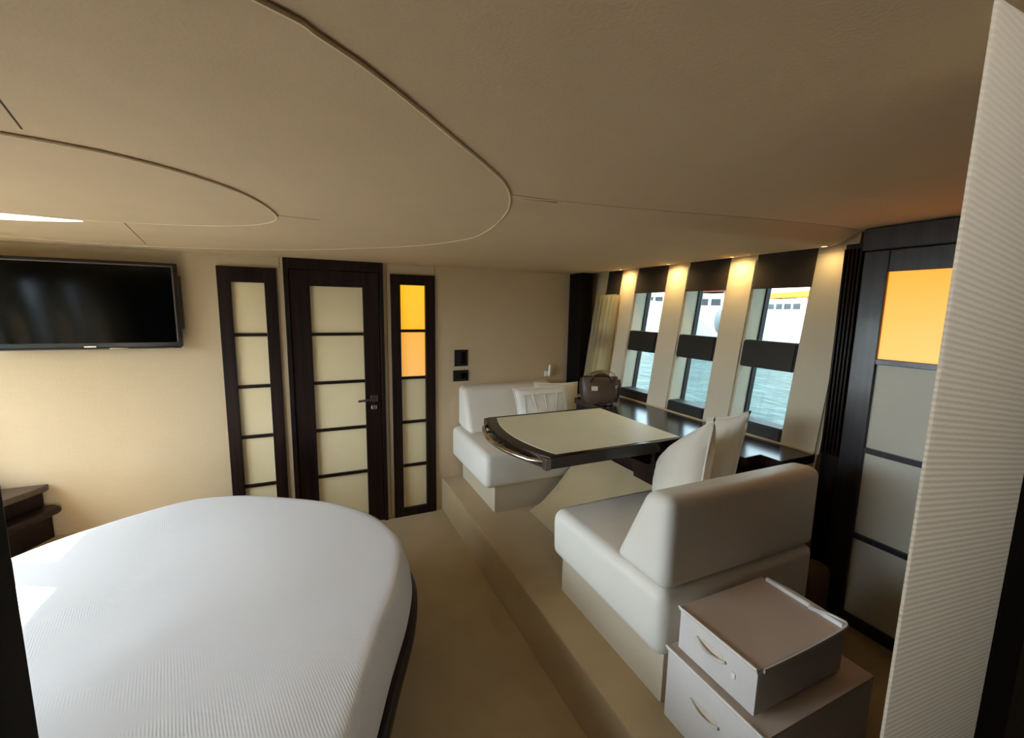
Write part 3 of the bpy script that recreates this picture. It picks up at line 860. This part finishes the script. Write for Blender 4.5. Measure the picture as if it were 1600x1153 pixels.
# ------------------------------------------------------------------ storage boxes
def sbox(label, x0, x1, y0, y1, z0, z1, lid_tilt, group):
    t = thing('storage_box', label, 'box', ((x0 + x1) / 2, (y0 + y1) / 2, z0), group)
    wt = .005
    obj('box_body', box(x0, x1, y0, y1, z0, z1 - .0165, bev=.003), 'box', t, True)
    b2 = bmesh.new()
    zt = z1
    # lid: a thin sagging sheet with a lifted edge
    G = 10; top = []
    for i in range(G + 1):
        row = []
        for j in range(G + 1):
            u, v_ = i / G, j / G
            z = zt - .006 - .003 * math.sin(PI * u) * math.sin(PI * v_) + lid_tilt * (u ** 2) * .5
            row.append(b2.verts.new((x0 - .004 + (x1 - x0 + .004) * u, y0 + (y1 - y0 + .004) * v_, z)))
        top.append(row)
    for i in range(G):
        for j in range(G):
            b2.faces.new((top[i][j], top[i + 1][j], top[i + 1][j + 1], top[i][j + 1]))
    ex = bmesh.ops.extrude_face_region(b2, geom=b2.faces[:])
    for v_ in ex['geom']:
        if isinstance(v_, bmesh.types.BMVert): v_.co.z -= .009
    ld = obj('lid', b2, 'boxlid', t, False)
    e = []
    for i in range(G + 1): e.append((x0 - .005, y0 + (y1 - y0 + .004) * i / G, zt - .004))
    obj('binding', tube(e, .0035, seg=6), 'boxtrim', ld, True)
    # handle slot with a fabric strap on the aisle side
    ym = y0 + (y1 - y0) * .55; zm = z0 + (z1 - z0) * .58
    obj('handle_slot', prism([(ym - .045, zm - .006), (ym + .04, zm - .006), (ym + .045, zm + .012), (ym - .04, zm + .012)], x0 - .0008, x0 + .002, axis='x'), 'boxlid', t)
    obj('handle', tube(open_curve([(x0 - .001, ym + .05, zm + .004), (x0 - .010, ym + .02, zm - .004), (x0 - .012, ym, zm - .007), (x0 - .010, ym - .025, zm - .006), (x0 - .001, ym - .05, zm)], 4), .007, flat=.6), 'box', t, True)
    obj('label_holder', box(x0 - .003, x0 + .001, y0 + .06, y0 + .072, zm - .025, zm - .008, bev=.001), 'boxtrim', t)
    return t
bg_ = 'fabric storage boxes behind the near sofa'
sbox('large greige fabric storage box standing on the platform, under the smaller box', .985, 1.463, .585, .915, PLAT, .50, 0.0, bg_)
t = sbox('smaller fabric storage box with a sagging lid, on top of the larger box', 1.004, 1.385, .635, .895, .502, .645, 0.0, bg_)
for k in range(2):
    obj('rim_band', tube(open_curve([(1.375 - .012 * k, .70 + .03 * k, .648), (1.387, .66, .650 - .004 * k), (1.385, .634, .645 - .006 * k), (1.30, .629, .640 - .006 * k), (1.15, .6285, .636 - .005 * k), (1.02, .631, .634)], 5), .0045, seg=6, flat=1.6), 'boxtrim' if k == 0 else 'box', t, True)
obj('rim_flap', prism([(1.372, .64), (1.392, .636), (1.396, .80), (1.386, .88), (1.376, .88)], .630, .652, .003, 2), 'boxtrim', t)

# brown cushion in the gap behind the sofa end
t = thing('floor_cushion', 'brown suede cushion wedged beside the near sofa end', 'cushion', (1.86, 1.01, PLAT))
obj('cover', box(1.775, 1.955, .965, 1.062, PLAT, .50, bev=.035, seg=4), 'stoolbrown', t, True)
obj('piping', tube([(1.79, .985, .30), (1.787, .985, .46), (1.81, .985, .487), (1.92, .985, .487), (1.944, .985, .46), (1.942, .985, .30)], .004), 'stoolbrown', t, True)

# ------------------------------------------------------------------ bed
bed_pts = [(-1.13, 2.22), (-.93, 2.42), (-.66, 2.575), (-.45, 2.575), (-.256, 2.493), (.049, 2.286), (.20, 2.10), (.275, 1.93), (.302, 1.75), (.25, 1.52),
           (.135, 1.237), (.034, .96), (-.04, .70), (-.10, .46), (-.5, .38), (-1.0, .38), (-1.36, .44), (-1.50, .8), (-1.47, 1.3), (-1.34, 1.86)]
curve = closed_curve(bed_pts, 6)
t = thing('bed', 'large round-ended bed on a dark wooden base', 'bed', (-.6, 1.5, 0))
obj('plinth', prism(inset_poly(curve, .16), 0.0 + PLAT * 0, .30), 'dark', t)
bo = inset_poly(curve, -.055)
obj('bed_base', prism(bo, .30, .375, .02, 3), 'dark', t, True)
obj('mattress', prism(inset_poly(curve, .014), .375, .535, .03, 3), 'pillow', t, True)
# fitted sheet
rings = []
prof = [(-.030, .380), (-.034, .40), (-.026, .46), (-.008, .525), (-.003, .541), (.004, .549), (.016, .553), (.04, .554)]
for off, z in prof:
    r = inset_poly(curve, off)
    rings.append([(a + .004 * noise.noise(Vector((a * 6, b * 6, z * 4))), b + .004 * noise.noise(Vector((a * 6, b * 6, z * 4 + 9))), z) for a, b in r])
cx, cy = -.62, 1.45
inner = inset_poly(curve, .04)
for k in range(1, 15):
    f_ = 1 - k / 15
    ring = []
    for a, b in inner:
        x = cx + (a - cx) * f_; y = cy + (b - cy) * f_
        z = .554 + .006 * (1 - f_) + (.007 * noise.noise(Vector((x * 2.4, y * 2.4, 1))) + .004 * abs(noise.noise(Vector((x * 3 - y * 2, x * 1.2 + y * 7, 5))))) * min(1, k / 3)
        ring.append((x, y, z))
    rings.append(ring)
bm = loft(rings, False, True)
tag(obj('bed_sheet', bm, 'sheet', None, True), 'white corded fitted sheet stretched over the mattress', 'sheet')

# ------------------------------------------------------------------ steps at the left
t = thing('steps', 'dark wood steps climbing at the left behind the bed', 'stairs', (-1.6, 2.9, PLAT))
def tread(nm, pl, z0, z1, m='stair', bev=.006): return obj(nm, prism(pl, z0, z1, bev, 2), m, t, True)
tread('tread', [(-1.345, 3.09), (-1.30, 3.05), (-1.30, 3.02), (-1.47, 2.66), (-1.62, 2.66), (-1.62, 3.09)], .405, .44, 'dark', .012)
tread('riser', [(-1.36, 3.09), (-1.52, 2.72), (-1.62, 2.72), (-1.62, 3.09)], PLAT, .405, 'dark', 0)
tread('tread', [(-1.36, 3.095), (-1.362, 3.06), (-1.56, 2.70), (-1.62, 2.70), (-1.62, 3.095)], .522, .557)
tread('riser', [(-1.385, 3.09), (-1.58, 2.74), (-1.62, 2.74), (-1.62, 3.09)], .44, .522, 'dark', 0)

# ------------------------------------------------------------------ television and switches
t = thing('television', 'black flat television mounted high on the back wall', 'television', (-1.09, 3.04, 1.30))
yF = 3.02
obj('housing', box(-1.505, -.690, yF, yF + .035, 1.302, 1.766, bev=.006), 'black', t, True)
obj('screen', box(-1.480, -.712, yF - .002, yF + .002, 1.328, 1.744), 'screen', t)
b2 = bmesh.new()
for a, b_, c, d in ((-1.487, -.705, 1.744, 1.750), (-.711, -.705, 1.33, 1.75)): box(a, b_, yF - .003, yF + .001, c, d, b2)
obj('bezel_strip', b2, 'brushed', t)
obj('bottom_trim', box(-1.50, -.695, yF - .003, yF + .012, 1.294, 1.303, bev=.002), 'black', t)
for a, b_ in ((-1.01, -.93), (-.76, -.70)): obj('bottom_glint_strip', box(a, b_, yF - .0045, yF - .002, 1.2955, 1.3005), 'steel', t)
obj('maker_plate', box(-1.115, -1.065, yF - .004, yF, 1.305, 1.312), 'steel', t)
obj('wall_mount', box(-1.40, -.688, yF + .035, BACK - .001, 1.40, 1.70, bev=.004), 'black', t)
for nm, lb, z0, z1 in (('switch_panel', 'upper square black switch panel on the back wall', 1.113, 1.238), ('switch_panel', 'lower wide black switch panel on the back wall', .999, 1.083)):
    x0, x1 = (.945, 1.050) if z0 > 1.1 else (.935, 1.056)
    t = thing(nm, lb, 'switch', ((x0 + x1) / 2, BACK, z0), 'switch panels by the far sofa')
    obj('plate', box(x0, x1, BACK - .008, BACK - .0002, z0, z1, bev=.003), 'black', t)
    obj('rocker', box(x0 + .018, (x0 + x1) / 2 - .002, BACK - .0115, BACK - .0075, z0 + .02, z1 - .02, bev=.0015), 'black', t)
    obj('rocker', box((x0 + x1) / 2 + .002, x1 - .018, BACK - .0115, BACK - .0075, z0 + .02, z1 - .02, bev=.0015), 'screen', t)

# ------------------------------------------------------------------ outside: water and moored boats
SEA = -.7
bm = bmesh.new()
vs = [bm.verts.new(p) for p in ((-400, -400, SEA), (400, -400, SEA), (400, 400, SEA), (-400, 400, SEA))]
bm.faces.new(vs)
o = obj('sea', bm, 'sea')
tag(o, 'rippled teal sea water outside the windows', 'water', None, 'stuff')

def hull(L, B_, H, m):
    rings = []
    for i in range(13):
        u = i / 12
        wd = B_ / 2 * (1 - max(0, (u - .55) / .45) ** 2.2) * (.92 + .08 * min(1, u * 5)) + .02
        sh = H * (1 + .35 * u * u)
        rings.append([(u * L - L / 2, -wd, sh), (u * L - L / 2, -wd * .86, sh * .35), (u * L - L / 2, -wd * .55, -.5), (u * L - L / 2, wd * .55, -.5), (u * L - L / 2, wd * .86, sh * .35), (u * L - L / 2, wd, sh)])
    return loft(rings)

def boat(name, label, loc, rz, L, B_, H, awn, awz):
    t = thing(name, label, 'boat', (0, 0, 0))
    obj('hull', hull(L, B_, H, None), 'gelcoat', t)
    obj('cabin', prism([(-L * .40, H), (L * .22, H), (L * .12, H + 1.0), (-L * .34, H + 1.15)], -B_ * .36, B_ * .36, axis='y'), 'gelcoat', t)
    for k in range(5):
        x = -L * .30 + k * L * .085
        for s_ in (-1, 1):
            obj('cabin_window', box(x, x + L * .065, s_ * B_ * .36 - .02, s_ * B_ * .36 + .02, H + .35, H + .75), 'tint', t)
    obj('awning', box(-L * .42, L * .10, -B_ * .40, B_ * .40, awz, awz + .42, bev=.1), awn, t)
    for x in (-L * .40, -L * .15, L * .08):
        for s_ in (-1, 1):
            obj('awning_pole', tube([(x, s_ * B_ * .38, H + .2), (x, s_ * B_ * .38, awz + .05)], .03, seg=6), 'steel', t)
    obj('rubbing_strake', box(-L * .48, L * .2, -B_ * .5 - .03, -B_ * .5 + .06, H * .55, H * .55 + .14), 'tint', t)
    t.location = loc; t.rotation_euler = (0, 0, rz)
    return t

boat('motor_yacht', 'white motor yacht with an orange awning seen through the nearest window', (33.0, 21.5, SEA), math.radians(62), 13, 4.0, 2.2, 'awnor', 3.35)
t = boat('motor_yacht', 'white motor yacht with a red brown awning seen through the second window', (22.5, 20.2, SEA), math.radians(128), 8, 3.2, 2.3, 'awnred', 3.45)
for x in (-1.2, .6):
    f_ = obj('fender', tube([(x, 1.62, 1.0), (x, 1.66, 1.15), (x, 1.68, 1.5), (x, 1.68, 2.0), (x, 1.66, 2.3), (x, 1.62, 2.42)], [.08, .3, .4, .4, .3, .08], seg=14), 'hypalon', t, True)
    f_.matrix_parent_inverse = Matrix.Identity(4)
boat('motor_yacht', 'white motor yacht farthest away seen through the third window', (29.0, 33.0, SEA), math.radians(120), 10, 4.0, 2.8, 'gelcoat', 4.2)
